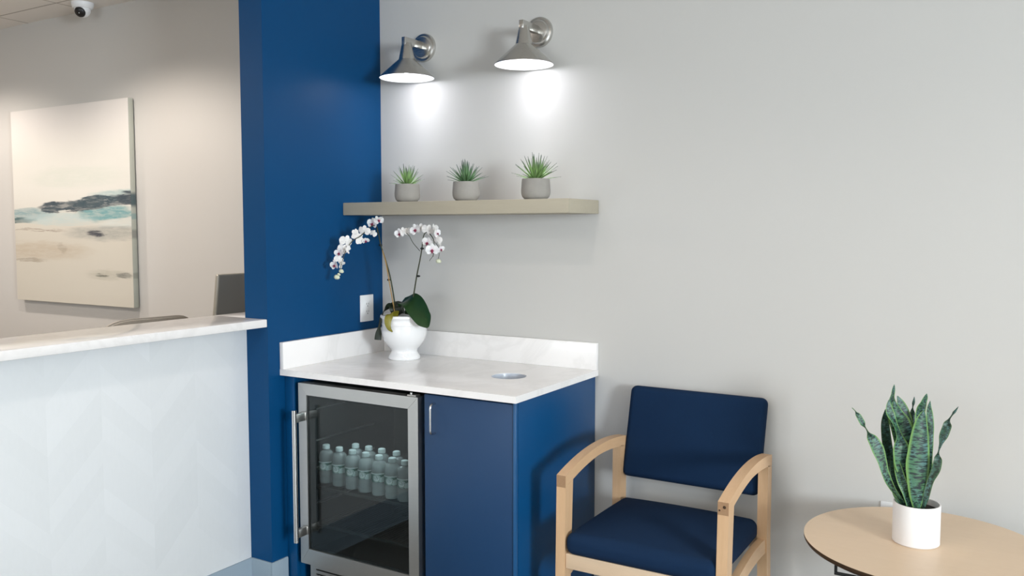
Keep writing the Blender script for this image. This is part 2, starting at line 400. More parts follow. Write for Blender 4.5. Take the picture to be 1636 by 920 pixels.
        return s
    def ball(s, c, r, scale=(1, 1, 1), n=12):
        c = Vector(c)
        r_ = bmesh.ops.create_uvsphere(s.bm, u_segments=n, v_segments=max(6, n//2+2), radius=r)
        for v in r_['verts']: v.co = Vector((v.co.x*scale[0], v.co.y*scale[1], v.co.z*scale[2])) + c
        return s
    def build(s, name, mats, parent=None, smooth=True, angle=40, origin=None):
        me = bpy.data.meshes.new(name)
        if origin is None and parent is not None: origin = parent.location if parent.type == 'EMPTY' else parent.location
        off = Vector(origin) if origin is not None else Vector((0, 0, 0))
        if parent is not None: off = wloc(parent)
        for v in s.bm.verts: v.co -= off
        s.bm.normal_update(); s.bm.to_mesh(me); s.bm.free()
        for m in (mats if isinstance(mats, (list, tuple)) else [mats]): me.materials.append(m)
        if smooth:
            me.polygons.foreach_set('use_smooth', [True]*len(me.polygons)); me.set_sharp_from_angle(angle=math.radians(angle))
        o = bpy.data.objects.new(name, me); COL.objects.link(o)
        if parent is not None: o.parent = parent
        else: o.location = off
        return o
def wloc(o):
    v = Vector(o.location); p = o.parent
    while p: v += Vector(p.location); p = p.parent
    return v
def tag(o, label, cat, group=None):
    o['label'] = label; o['category'] = cat
    if group: o['group'] = group
    return o
def thing(name, label, cat, loc=(0, 0, 0), group=None):
    o = bpy.data.objects.new(name, None); COL.objects.link(o); o.location = loc; o.empty_display_size = .1
    return tag(o, label, cat, group)
def struct(name, mb, mat, **kw):
    o = mb.build(name, mat, **kw); o['kind'] = 'structure'; return o
def children(o): return [c for c in bpy.data.objects if c.parent == o]
def dup(o, parent=None):
    c = o.copy(); COL.objects.link(c)
    if parent: c.parent = parent
    for ch in children(o): dup(ch, c)
    return c

# ------------------------------------------------------------ the room
def wall_with_hole(axis, pos, thick, lo, hi, z1, holes):
    "a wall slab along one axis with rectangular window openings"
    mb = MB(); cuts = sorted(holes)
    def slab(a, b, za, zb):
        if b-a < 1e-4 or zb-za < 1e-4: return
        if axis == 'x': mb.box((a, pos, za), (b, pos+thick, zb))
        else: mb.box((pos, a, za), (pos+thick, b, zb))
    cur = lo
    for a, b, za, zb in cuts:
        slab(cur, a, 0, z1); slab(a, b, 0, za); slab(a, b, zb, z1); cur = b
    slab(cur, hi, 0, z1)
    return mb
struct('floor', MB().box((XL-.1, YF-.1, -.1), (XR+.1, .1, 0)), M['floor'], smooth=False)
struct('ceiling', MB().box((XL-.1, YF-.1, ZC), (XR+.1, .1, ZC+.1)), M['ceiling'], smooth=False)
struct('wall_back', MB().box((XL, 0, 0), (XR, .1, ZC)), M['wall'], smooth=False)
struct('wall_right', wall_with_hole('y', XR, .12, YF, 0, ZC, [(-5.1, -3.1, .85, 2.6)]), M['wallwarm'], smooth=False)
struct('wall_front', wall_with_hole('x', YF-.12, .12, XL, XR, ZC, [(-1.1, 2.3, .65, 2.35)]), M['wall'], smooth=False)
struct('wall_left', MB().box((XL-.12, YF, 0), (XL, 0, ZC)), M['wallwarm'], smooth=False)
struct('wall_partition', MB().box((-.125, -.7075, 0), (0, 0, ZC)), M['blue'], smooth=False)
def window(name, axis, pos, a, b, za, zb, nm):
    mb = MB(); t_ = .05
    def bx(a0, b0, z0, z1):
        if axis == 'y': mb.box((pos, a0, z0), (pos+.06, b0, z1), .004)
        else: mb.box((a0, pos, z0), (b0, pos+.06, z1), .004)
    bx(a, b, za, za+t_); bx(a, b, zb-t_, zb); bx(a, a+t_, za+t_, zb-t_); bx(b-t_, b, za+t_, zb-t_)
    for k in range(1, nm):
        m_ = a+(b-a)*k/nm; bx(m_-.02, m_+.02, za+t_, zb-t_)
    o = struct(name, mb, M['white'])
    g = MB()
    if axis == 'y': g.box((pos+.028, a+t_, za+t_), (pos+.034, b-t_, zb-t_))
    else: g.box((a+t_, pos+.028, za+t_), (b-t_, pos+.034, zb-t_))
    g.build('glass_pane', M['pane'], o, smooth=False)
window('window_1', 'y', XR+.03, -5.1, -3.1, .85, 2.6, 2)
window('window_2', 'x', YF-.09, -1.1, 2.3, .65, 2.35, 3)
def cove(a, b, nrm, h=.139, t=.009):
    a, b, nrm = Vector(a), Vector(b), Vector(nrm)
    prof = [(0, 0), (.016, 0), (.011, .01), (t, .022), (t, h-.004), (t-.003, h), (0, h)]
    mb = MB(); ra = [mb.bm.verts.new(a+nrm*q+Vector((0, 0, z))) for q, z in prof]; rb = [mb.bm.verts.new(b+nrm*q+Vector((0, 0, z))) for q, z in prof]
    n = len(prof)
    for k in range(n): mb.bm.faces.new((ra[k], ra[(k+1) % n], rb[(k+1) % n], rb[k]))
    mb.bm.faces.new(ra[::-1]); mb.bm.faces.new(rb); bmesh.ops.recalc_face_normals(mb.bm, faces=mb.bm.faces)
    return mb
struct('baseboard_partition', cove((0, -.7165, 0), (0, -.628, 0), (1, 0, 0)), M['base'])
struct('baseboard_end', cove((-.108, -.7075, 0), (-.0002, -.7075, 0), (0, -1, 0)), M['base'])
struct('baseboard_back', cove((1.125, 0, 0), (XR, 0, 0), (0, -1, 0)), M['base'])
struct('baseboard_right', cove((XR, YF, 0), (XR, 0, 0), (-1, 0, 0)), M['base'])

for i, (x, y, p, c) in enumerate(TROFF):
    tr = thing('ceiling_light', ['recessed ceiling light panel over the reception desk', 'recessed ceiling light panel behind the photographer, facing the counter',
 'recessed ceiling light panel at the far right end of the room'][i], 'light', (x, y, ZC), 'recessed ceiling light panels')
    mb = MB()
    mb.box((x-.61, y-.305, ZC-.012), (x+.61, y-.265, ZC), .002); mb.box((x-.61, y+.265, ZC-.012), (x+.61, y+.305, ZC), .002)
    mb.box((x-.61, y-.265, ZC-.012), (x-.57, y+.265, ZC), .002); mb.box((x+.57, y-.265, ZC-.012), (x+.61, y+.265, ZC), .002)
    mb.build('trim_frame', M['white'], tr)
    MB().box((x-.57, y-.265, ZC-.006), (x+.57, y+.265, ZC)).build('diffuser', M['glow'], tr, smooth=False)

for i, (x, y, p) in enumerate(DOWN):
    tr = thing('downlight', ['round recessed downlight over the painting', 'round recessed downlight over the office chair', 'round recessed downlight in front of the beverage counter', 'round recessed downlight near the round table'][i], 'light', (x, y, ZC), 'recessed downlights')
    MB().lathe([(.095, 0), (.095, -.004), (.078, -.006), (.072, -.001), (.070, 0)], (x, y, ZC), 40).build('trim_ring', M['white'], tr)
    MB().lathe([(0, 0), (.070, 0), (.070, -.0015), (0, -.0015)], (x, y, ZC), 32).build('lens', M['glow'], tr)

# ------------------------------------------------------------ reception desk (behind and left of the partition)
Y1 = -4.4
d = thing('reception_desk', 'tall reception desk front clad in faint white chevron panelling, beside the blue partition', 'desk', (-.2, -2.5, 0))
MB().box((-.20, Y1, 0), (-.135, -.7085, 1.09)).build('carcass', M['white'], d, smooth=False)
MB().box((-.135, Y1, .0), (-.117, -.7085, 1.09), .001).build('chevron_panel', M['chevron'], d)
b_ = cove((-.117, Y1, 0), (-.117, -.7085, 0), (1, 0, 0)).build('toe_base', M['base'], d); b_['label'] = 'grey rubber base strip'
MB().box((-.95, Y1, .715), (-.20, -.02, .745), .003).build('work_surface', M['shelf'], d)
for y in (-.06, -1.6, -3.1, Y1+.04): MB().box((-.92, y-.015, 0), (-.24, y+.015, .715), .002).build('support_panel', M['white'], d)
mb = MB().box((-.305, Y1-.02, 1.0905), (0, -.709, 1.122), .003).box((-.305, -.715, 1.0905), (-.127, -.45, 1.122), .003)
tag(mb.build('transaction_counter', M['quartz'], origin=(-.15, -2.5, 1.09)), 'long white quartz counter slab capping the reception desk', 'countertop')

mn = thing('computer_monitor', 'silver aluminium computer monitor seen from behind, standing on the reception desk', 'monitor', (-.62, -.24, .745))
mb = MB()
def tiltbox(mb, lo, hi, piv, ang, bevel, seg=4):
    b0 = len(mb.bm.verts); mb.box(lo, hi, bevel, seg); mb.bm.verts.ensure_lookup_table()
    R_ = Matrix.Rotation(ang, 3, 'Y')
    for v in mb.bm.verts[b0:]: v.co = R_ @ (v.co-Vector(piv)) + Vector(piv)
tiltbox(mb, (-.630, -.452, .90), (-.605, -.005, 1.274), (-.62, -.24, 1.09), math.radians(8), .010)
mb.build('screen_housing', M['monitor'], mn)
mb = MB(); tiltbox(mb, (-.6325, -.442, .96), (-.6300, -.015, 1.263), (-.62, -.24, 1.09), math.radians(8), .0005, 1); mb.build('screen_glass', M['dark'], mn)
mb = MB().box((-.70, -.33, .745), (-.52, -.15, .753), .003); tiltbox(mb, (-.61, -.32, .75), (-.60, -.16, 1.0), (-.6, -.24, .75), math.radians(-3), .003); mb.build('stand', M['monitor'], mn)

oc = thing('office_chair', 'taupe office chair whose rounded back top peeks over the reception counter', 'chair', (-1.25, -.50, 0))
mb = MB(); N_ = 16
for half in (1,):
    secs = []
    for k in range(N_+1):
        a = -1+2*k/N_; y = -.465+.235*a; cx = -1.06 + .05*(1-a*a); zt = 1.057-.035*abs(a)**5 - .004*a; th = .022
        secs.append([(cx-th, y, .62), (cx+th, y, .62), (cx+th*.6, y, zt), (cx-th*.6, y, zt)])
    mb.sweep(secs)
bmesh.ops.recalc_face_normals(mb.bm, faces=mb.bm.faces); bmesh.ops.bevel(mb.bm, geom=[e for e in mb.bm.edges if e.calc_face_angle(0) > .8], offset=.008, segments=3, affect='EDGES')
mb.build('backrest', M['taupe'], oc)
MB().cushion((-1.25, -.50, .49), (.23, .24, .04), .03, top=.01).build('seat', M['taupe'], oc)
MB().tube([(-1.25, -.5, .1), (-1.25, -.5, .45)], .025).build('gas_column', M['dark'], oc)
MB().sweep([[(-1.24, -.53, .44), (-1.24, -.47, .44), (-1.24, -.47, .455), (-1.24, -.53, .455)], [(-1.03, -.53, .44), (-1.03, -.47, .44), (-1.03, -.47, .455), (-1.03, -.53, .455)], [(-1.015, -.53, .70), (-1.015, -.47, .70), (-1.03, -.47, .70), (-1.03, -.53, .70)]]).build('back_bracket', M['dark'], oc)
for k in range(5):
    a = 2*PI*k/5; dx, dy = math.cos(a), math.sin(a)
    MB().tube([(-1.25, -.5, .115), (-1.25+dx*.28, -.5+dy*.28, .075)], [.022, .014]).build('base_arm', M['dark'], oc)
    MB().lathe([(.0, -.012), (.026, -.012), (.028, 0), (.026, .012), (0, .012)], (-1.25+dx*.28, -.5+dy*.28, .0285), 16, 'X').build('caster', M['dark'], oc)

# painting on the back wall
pa = thing('canvas_painting', 'large unframed abstract seascape canvas with a dark teal band on the wall behind the desk', 'painting', (-2.35, 0, 1.03))
MB().box((-2.945, -.042, 1.03), (-1.775, -.040, 2.208)).build('painted_front', M['painting'], pa, smooth=False)
mb = MB().box((-2.945, -.040, 1.03), (-1.775, -.009, 2.208), .001)
q = mb.build('canvas_edge', M['canvasside'], pa)
MB().box((-2.90, -.009, 1.08), (-1.82, 0, 2.16)).build('stretcher_frame', M['walnut'], pa, smooth=False)

# security camera on the ceiling
cx, cy = -2.05, -.115
sc_ = thing('security_camera', 'small white dome security camera with black lens on the ceiling tiles', 'camera', (cx, cy, ZC))
MB().lathe([(0, 0), (.060, 0), (.060, -.012), (.052, -.030), (.048, -.033), (0, -.033)], (cx, cy, ZC), 32).build('mounting_base', M['white'], sc_)
MB().ball((cx, cy, ZC-.038), .043, n=24).build('camera_ball', M['white'], sc_)
dirv = Vector((.42, -.72, -.55)).normalized(); mb = MB()
mb.ball((0, 0, 0), .030, (1, 1, .45), 20)
R_ = dirv.to_track_quat('Z', 'Y').to_matrix()
for v in mb.bm.verts: v.co = R_ @ v.co + Vector((cx, cy, ZC-.038)) + dirv*.034
mb.build('lens', M['dark'], sc_)
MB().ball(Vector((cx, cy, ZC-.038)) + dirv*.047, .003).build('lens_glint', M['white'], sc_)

# ------------------------------------------------------------ built-in beverage counter
CT, CZ = .915, .891
W_ = 1.104; D_ = -.648
ct = thing('quartz_countertop', 'white veined quartz countertop of the beverage station in the wall corner', 'countertop', (.5, -.3, CZ))
HX, HY, HR = .873, -.311, .068
# slab with a real round cut-out
mb = MB(); bm = mb.bm
NH = 48
circ = [(HX+HR*math.cos(2*PI*k/NH), HY+HR*math.sin(2*PI*k/NH)) for k in range(NH)]
def edgept(a):
    dx, dy = math.cos(a), math.sin(a); ts = []
    if dx > 1e-9: ts.append((W_-HX)/dx)
    if dx < -1e-9: ts.append((0.001-HX)/dx)
    if dy > 1e-9: ts.append((-0.001-HY)/dy)
    if dy < -1e-9: ts.append((D_-HY)/dy)
    t_ = min(ts); return (HX+dx*t_, HY+dy*t_)
angs = [2*PI*k/NH for k in range(NH)]
outer = [edgept(a) for a in angs]
corn = [(W_, -.001), (.001, -.001), (.001, D_), (W_, D_)]
for z, up in ((CT, 1), (CZ, 0)):
    vi = [bm.verts.new((x, y, z)) for x, y in circ]; vo = [bm.verts.new((x, y, z)) for x, y in outer]
    for k in range(NH):
        k2 = (k+1) % NH; loop = [vi[k], vo[k]]
        for cx_, cy_ in corn:
            ca = math.atan2(cy_-HY, cx_-HX) % (2*PI); a0 = angs[k]; a1 = angs[k2] if k2 else 2*PI
            if a0 < ca < a1: loop.append(bm.verts.new((cx_, cy_, z)))
        loop += [vo[k2], vi[k2]]; f = bm.faces.new(loop if up else loop[::-1])
    if up: top_i = vi
    else: bot_i = vi
for k in range(NH): bm.faces.new((top_i[(k+1) % NH], top_i[k], bot_i[k], bot_i[(k+1) % NH]))
bmesh.ops.remove_doubles(bm, verts=bm.verts, dist=1e-5)
be = [e for e in bm.edges if e.is_boundary]
es = bmesh.ops.bridge_loops(bm, edges=be)
bmesh.ops.recalc_face_normals(bm, faces=bm.faces)
ctop = mb.build('slab', M['quartz'], ct, smooth=True, angle=20)
MB().box((.0015, D_, CT), (.021, -.001, 1.024), .0015).build('side_splash', M['quartz'], ct)
MB().box((.0215, -.021, CT), (W_, -.001, 1.024), .0015).build('back_splash', M['quartz'], ct)
M['sleeve'] = plain('pale_grey_sleeve', (.50, .54, .60), .3, var=.03)
sl = MB().lathe([(HR-.0003, -.07), (HR-.0003, -.0015), (HR-.0025, -.001), (HR-.003, -.003), (HR-.003, -.07), (HR-.0003, -.07)], (HX, HY, CT), 48).build('waste_chute_sleeve', M['sleeve'], ct)
sl['label'] = 'pale grey lined round drop hole'

bc = thing('base_cabinet', 'navy base cabinet under the white countertop, right of the steel cooler', 'cabinet', (.9, -.3, 0))
MB().box((.700, -.600, .09), (1.078, -.003, CZ-.001), .001).box((.72, -.55, 0), (1.078, -.01, .09)).build('carcass', M['lamblue'], bc)
do = MB().box((.702, -.622, .10), (1.077, -.602, .880), .0015).build('door', M['doorblue'], bc)
mb = MB(); px_, z0, z1 = .750, .742, .850
pts = [(px_, -.622, z1)]
for k in range(7): a = PI/2*k/6; pts.append((px_, -.637-.014*math.sin(a), z1-.014+.014*math.cos(a)))
for k in range(7): a = PI/2*k/6; pts.append((px_, -.637-.014*math.cos(a), z0+.014-.014*math.sin(a)))
pts.append((px_, -.622, z0)); mb.tube(pts, .0042, 10); mb.build('handle', M['chrome'], do)['label'] = 'chrome wire pull'
MB().box((1.080, -.6115, 0), (1.092, -.003, CZ-.001), .0008).build('end_panel', M['lamblue'], bc)
MB().box((1.0795, -.626, 0), (1.092, -.6145, CZ-.001), .0012).build('edge_strip', M['edgeblue'], bc)
MB().box((1.080, -.614, 0), (1.086, -.612, CZ-.002)).build('shadow_gap', M['black'], bc, smooth=False)
fl = MB().box((.0015, -.622, 0), (.052, -.602, CZ-.001), .001).box((.0015, -.602, 0), (.052, -.01, CZ-.001)).build('corner_filler', M['lamblue'])
tag(fl, 'narrow navy filler panel between the blue wall and the steel cooler', 'cabinet panel')

# ------------------------------------------------------------ beverage cooler
FX0, FX1 = .0845, .680
cl = thing('beverage_cooler', 'stainless steel under-counter cooler with a dark glass door showing water bottles', 'refrigerator', (.38, -.3, 0))
mb = MB()
bx0, bx1, by0, by1, bz0, bz1 = .088, .672, -.585, -.02, .04, .862
mb.box((bx0, by0, bz0), (bx0+.018, by1, bz1)).box((bx1-.018, by0, bz0), (bx1, by1, bz1)).box((bx0+.018, by1-.04, bz0), (bx1-.018, by1, bz1))
mb.box((bx0+.018, by0, bz1-.04), (bx1-.018, by1-.04, bz1)).box((bx0+.018, by0, bz0), (bx1-.018, by1-.04, .17))
mb.build('housing', M['black'], cl, smooth=False)
dr = MB()
dy0, dy1 = -.632, -.592; gx0, gx1, gz0, gz1 = .128, .634, .195, .820; dz0, dz1 = .132, .866
def mitred(mb, x0, x1, z0, z1, a0, a1, b0, b1, y0, y1):
    "door frame of four mitred rails"
    O = [(x0, z0), (x1, z0), (x1, z1), (x0, z1)]; I = [(a0, b0), (a1, b0), (a1, b1), (a0, b1)]
    for k in range(4):
        k2 = (k+1) % 4; g = .0004
        q = [O[k], O[k2], I[k2], I[k]]; c_ = Vector((sum(p[0] for p in q)/4, sum(p[1] for p in q)/4))
        q = [tuple(Vector(p)+(c_-Vector(p)).normalized()*g) for p in q]
        f = [mb.bm.verts.new((x, y0, z)) for x, z in q]; b = [mb.bm.verts.new((x, y1, z)) for x, z in q]
        mb.bm.faces.new(f); mb.bm.faces.new(b[::-1])
        for j in range(4): mb.bm.faces.new((f[j], b[j], b[(j+1) % 4], f[(j+1) % 4]))
    bmesh.ops.recalc_face_normals(mb.bm, faces=mb.bm.faces)
mitred(dr, FX0, FX1, dz0, dz1, gx0, gx1, gz0, gz1, dy0, dy1)
door = dr.build('door_frame', M['steel'], cl)
MB().box((gx0, dy0+.006, gz0), (gx1, dy0+.010, gz1)).build('door_glass', M['coolerglass'], door, smooth=False)
mb = MB()
mb.box((gx0, dy0+.010, gz0), (gx0+.008, dy1-.001, gz1)).box((gx1-.008, dy0+.010, gz0), (gx1, dy1-.001, gz1)).box((gx0, dy0+.010, gz0), (gx1, dy1-.001, gz0+.008)).box((gx0, dy0+.010, gz1-.008), (gx1, dy1-.001, gz1))
mb.build('door_gasket', M['black'], door, smooth=False)
hb = MB().tube([(.118, -.690, .238), (.118, -.690, .768)], .0095, 20).build('handle', M['chrome'], door); hb['label'] = 'vertical tubular bar handle'
for z in (.735, .272):
    MB().box((.1085, -.690, z-.017), (.1255, dy0, z+.017), .002).box((.100, dy0-.004, z-.017), (.128, dy0, z+.017), .001).build('handle_bracket', M['steel'], door)
MB().box((.628, -.628, .8665), (.668, -.60, .872), .001).tube([(.64, -.618, .866), (.64, -.618, .879)], .005).build('hinge', M['steel'], cl)
mb = MB()
zt = .128
gr_z = [(.099, .105), (.080, .086), (.061, .067), (.042, .048)]
cur = zt
for a, b in gr_z:
    mb.box((.105, -.600, b), (.668, -.590, cur)); mb.box((.105, -.600, a), (.135, -.590, b)); mb.box((.64, -.600, a), (.668, -.590, b)); cur = a
mb.box((.105, -.600, .005), (.668, -.590, cur)); mb.build('vent_grille', M['steel'], cl, smooth=False)
MB().box((.105, -.589, .005), (.668, -.30, .038)).build('vent_recess', M['black'], cl, smooth=False)
SZ = .440
for z in (SZ, .285, .685):
    mb = MB()
    if z == .685: continue
    mb.box((.111, -.583, z-.012), (.649, -.575, z), .002); mb.box((.111, -.085, z-.006), (.630, -.075, z), .001)
    n = 34
    for k in range(n+1):
        x = .114 + (.532)*k/n; mb.tube([(x, -.57, z-.003), (x, -.08, z-.003)], .0016, 6)
    mb.build('wire_shelf', M['black'], cl)
for z in (.75, .62, .51, .36, .25):
    for x in (.1065, .6485): MB().box((x, -.56, z-.003), (x+.0045, -.20, z+.003)).build('shelf_runner', M['steel'], cl)
strip = MB().box((.30, -.56, .8165), (.46, -.545, .8215)).build('added_glow_strip', M['glow'], cl, smooth=False)  # glowing strip added as a made-up source for the cooler fill
area('cooler_fill_light', (.38, -.50, .81), (0, 0, 0), .35, .05, .85, (.82, .97, 1))  # unseen fill lamp added to brighten the bottles behind the glass

# water bottles (local origin at the base)
def make_bottle(loc):
    b = thing('water_bottle', '', 'bottle', loc, 'water bottles in the cooler'); L = Vector(loc); k = .158/.2
    prof = [(0, .003), (.020, 0), (.029, .003), (.0310, .010), (.0308, .022), (.0295, .027), (.0310, .032), (.0310, .046), (.0295, .050), (.0308, .056), (.0308, .092), (.0317, .098), (.0318, .110), (.0308, .119), (.0278, .127), (.0225, .133), (.0165, .1365), (.0125, .138), (.0120, .152)]
    MB().lathe(prof, L, 28).build('body', M['pet'], b)
    MB().lathe([(.0310, .0565), (.0313, .058), (.0313, .090), (.0310, .0915)], L, 32, uv=True).build('label_band', M['label'], b)
    MB().lathe([(.0135, .1395), (.0155, .141), (.0155, .1445), (.0152, .145), (.0152, .153), (.0140, .156), (.0100, .158), (0, .1585)], L, 24).build('cap', M['bottlecap'], b)
    return b
front = [(521, 709), (542, 713.5), (563, 719.5), (584, 724), (605.5, 731), (626.5, 736), (647, 742)]
rear = [(568, 707.5), (589, 711), (610, 716.5), (633.5, 719.5)]
def atz(px, py, Z):
    d_ = FW + RT*(px-818)/FPX - UP*(py-460)/FPX; return CAM + d_*((Z-CAM.z)/d_.z)
proto = None; ords = ['leftmost', 'second', 'third', 'fourth', 'fifth', 'sixth', 'rightmost']
spots = []
for i, p in enumerate(front):
    y = -.520-.026*i/6; q = at(p[0], p[1], y); spots.append((Vector((q.x, y, 0)), 'front', i))
for i, p in enumerate(rear):
    y = -.449-.008*i/3; q = at(p[0], p[1], y); spots.append((Vector((q.x, y, 0)), 'rear', i))
for q, row, i in spots:
    loc = (q.x, q.y, SZ)
    if proto is None: proto = make_bottle(loc); b = proto
    else: b = dup(proto); b.location = loc
    b.rotation_euler.z = random.uniform(.3, .6)
    b['label'] = ('green-labelled water bottle, %s in the front row of the cooler' % (ords[i] + (' from left' if 0 < i < 6 else ''))) if row == 'front' else \
        ('half hidden water bottle, %s in the back row of the cooler' % ['leftmost', 'second from left', 'third from left', 'rightmost'][i])

# ------------------------------------------------------------ wall shelf, outlets, sconces
tag(MB().box((.001, -.2623, 1.5367), (1.101, -.001, 1.5905), .0015).build('floating_shelf', M['shelf'], origin=(.55, -.13, 1.537)), 'pale ash floating shelf holding three small potted plants', 'shelf')

def outlet(label, origin, nrm, w_, h_):
    o = thing('wall_outlet', label, 'outlet', origin); O = Vector(origin); N = Vector(nrm); T = Vector((0, 0, 1)).cross(N)
    def pb(mb, u0, u1, v0, v1, d0, d1, bev=0):
        p, q_ = O+T*u0+Vector((0, 0, v0))+N*d0, O+T*u1+Vector((0, 0, v1))+N*d1
        mb.box([min(a, b) for a, b in zip(p, q_)], [max(a, b) for a, b in zip(p, q_)], bev)
    mb = MB(); pb(mb, -w_/2, w_/2, -h_/2, h_/2, 0, .006, .002); mb.build('cover_plate', M['white'], o)
    mb = MB(); pb(mb, -.0165, .0165, -.0335, .0335, .006, .0085, .001); rc = mb.build('receptacle', M['white'], o)
    for s_ in (-1, 1):
        mb = MB()
        for u0 in (-.0075, .0055): pb(mb, u0, u0+.002, s_*.017-.001, s_*.017+.007, .0085, .0089)
        mb.lathe([(0, 0), (.0024, 0), (.0024, .0004), (0, .0004)], O+Vector((0, 0, s_*.017-.007))+N*.0085, 12, 'X' if abs(N.x) > .5 else 'Y'); mb.build('socket_slot', M['dark'], rc)
    return o
outlet('white duplex outlet on the navy wall above the side splash', (0, -.1165, 1.120), (1, 0, 0), .088, .120)
outlet('white outlet plate low on the grey wall, almost hidden behind the snake plant pot', (2.20, 0, .497), (0, -1, 0), .074, .118)

LSIGN = -1
def make_sconce(x, label):
    s = thing('wall_sconce', label, 'wall lamp', (x, 0, 2.27), 'cone wall sconces above the shelf')
    yc, zr = -.128, 2.122
    MB().lathe([(0, 0), (.061, 0), (.061, -.008), (.058, -.013), (.050, -.015), (.047, -.022), (.044, -.026), (.030, -.029), (0, -.030)], (x, 0, 2.272), 48, 'Y').build('backplate', M['nickel'], s)
    MB().box((x-.010, yc-.022, 2.262), (x+.010, -.028, 2.293), .001).build('arm', M['nickel'], s)
    MB().tube([(x+.028, -.026, 2.262), (x+.028, -.034, 2.262)], .004).build('set_screw', M['nickel'], s)
    c = (x, yc, zr)
    MB().lathe([(0, .150), (.019, .150), (.020, .146), (.021, .143), (.0345, .080)], c, 48).build('socket_cup', M['nickel'], s)
    MB().lathe([(.0345, .080), (.037, .077), (.1165, .004), (.1175, .001), (.1175, 0)], c, 64).build('shade', M['nickel'], s)
    MB().lathe([(.1172, 0), (.1150, .0005), (.1140, .003), (.036, .0745), (.0, .0755)], c, 64).build('shade_lining', M['lining'], s)
    MB().ball((x, yc, zr+.043), .022, (1, 1, 1.15), 20).build('bulb', M['bulb'], s)
    l = bpy.data.lights.new('sconce_light', 'POINT'); l.energy = .62; l.color = (.93, .93, 1); l.shadow_soft_size = .03
    l.use_nodes = True; T = l.node_tree; em = T.nodes['Emission']     # the bulb's beam: strong downwards, weak to the sides
    tc = T.nodes.new('ShaderNodeTexCoord'); sx = T.nodes.new('ShaderNodeSeparateXYZ'); T.links.new(tc.outputs['Normal'], sx.inputs[0])
    def mt(op, p, q):
        nd = T.nodes.new('ShaderNodeMath'); nd.operation = op
        for i_, v_ in enumerate((p, q)):
            if isinstance(v_, (int, float)): nd.inputs[i_].default_value = v_
            else: T.links.new(v_, nd.inputs[i_])
        return nd.outputs[0]
    cz = mt('MAXIMUM', mt('MULTIPLY', sx.outputs[2], LSIGN), 0)
    T.links.new(mt('ADD', mt('ADD', 1.0, mt('MULTIPLY', mt('POWER', cz, 2), 2.6)), mt('ADD', mt('MULTIPLY', mt('POWER', cz, 4), 1.5), mt('MULTIPLY', mt('POWER', cz, 20), 11))), em.inputs['Strength'])
    lo = bpy.data.objects.new('sconce_light', l); COL.objects.link(lo); lo.location = (x, yc, zr+.012)
    return s
make_sconce(.2515, 'left brushed nickel cone wall lamp, next to the navy wall')
make_sconce(.832, 'right brushed nickel cone wall lamp, farther from the navy wall')

# ------------------------------------------------------------ spiky plants on the shelf
def succulent(px, scale, hgt, label, mat, n, seed):
    rnd = random.Random(seed); Y = -.165; b = at(px, 321, Y); x = b.x; z = 1.5905; s = scale
    g = thing('potted_succulent', label, 'plant', (x, Y, z), 'small spiky plants on the shelf')
    R = .056*s; H = .079*s
    MB().lathe([(0, 0), (R*.66, 0), (R*.78, .004), (R*.92, .012), (R*.99, .024), (R, .036), (R*.985, H*.6), (R*.95, H*.93), (R*.93, H), (R*.88, H), (R*.87, H-.006), (0, H-.008)], (x, Y, z), 48).build('pot', M['concrete'], g)
    MB().lathe([(0, .006), (R*.5, .004), (R*.85, 0)], (x, Y, z+H-.008), 24).build('soil', M['soil'], g)
    mb = MB(); zb = z+H-.006
    for k in range(n):
        f = k/(n-1); az = k*2.39996+rnd.uniform(-.2, .2); el = math.radians(14+68*(1-f)**.8 + rnd.uniform(-6, 6)); L = hgt*(.86+.22*rnd.random())*(1.0-.06*f)
        if el > 1.2: el = 1.2+.3*rnd.random()
        dh = Vector((math.cos(az), math.sin(az), 0)); ac = Vector((-math.sin(az), math.cos(az), 0)); keys = []
        for j in range(6):
            u_ = j/5; e2 = el + .18*(u_-.3)*(1 if f > .4 else -.4); 
            p = Vector((x, Y, zb)) + dh*(.004+L*u_*math.cos(el)) + Vector((0, 0, L*u_*math.sin(el) - .10*L*u_*u_*math.cos(el)))
            wd = .0062*s*(1-u_)**.75*(0.55+1.2*min(u_, .35))+.0003; keys.append((p, wd, ac))
        mb.ribbon(keys, 9, .0006, .5, 2)
    mb.build('foliage', mat, g)
succulent(651, .98, .090, 'leftmost spiky green plant in a grey concrete pot on the floating shelf', M['spiky'], 42, 3)
succulent(744.5, 1.0, .100, 'middle and darker spiky plant in a grey concrete pot on the floating shelf', M['spikydeep'], 52, 8)
succulent(856, 1.03, .104, 'rightmost spiky green plant in a grey concrete pot on the floating shelf', M['spiky'], 52, 5)

# ------------------------------------------------------------ orchid
OX, OY = .256, -.168
orc = thing('potted_orchid', 'white orchid with crimson centres in a white urn pot on the quartz countertop', 'plant', (OX, OY, CT))
MB().lathe([(0, 0), (.064, 0), (.0685, .004), (.069, .010), (.066, .017), (.058, .030), (.056, .038), (.060, .048), (.074, .062), (.089, .084), (.0965, .106), (.0985, .122), (.0975, .138), (.0945, .149),
    (.0965, .152), (.0965, .156), (.0945, .159), (.0945, .172), (.097, .178), (.1015, .182), (.1025, .188), (.1000, .193), (.094, .194), (.090, .190), (.089, .172), (0, .170)], (OX, OY, CT), 72).build('pot', M['ceramic'], orc)
MB().lathe([(0, .009), (.04, .006), (.088, 0)], (OX, OY, CT+.171), 32).build('potting_bark', M['soil'], orc)
def pk(px, py, Y, wpx, ac): # leaf key with the half width given in photograph pixels
    p = at(px, py, Y); dist = (p-CAM).dot(FW); return (p, wpx*.5*dist/FPX, Vector(ac))
R1 = RT
def leaf(parent, keys, mat, steps=28, thick=.0015, fold=.15, name='leaf', label=None):
    o = MB().ribbon(keys, steps, thick, fold).build(name, mat, parent)
    if label: o['label'] = label
    return o
AX = tuple(RT)
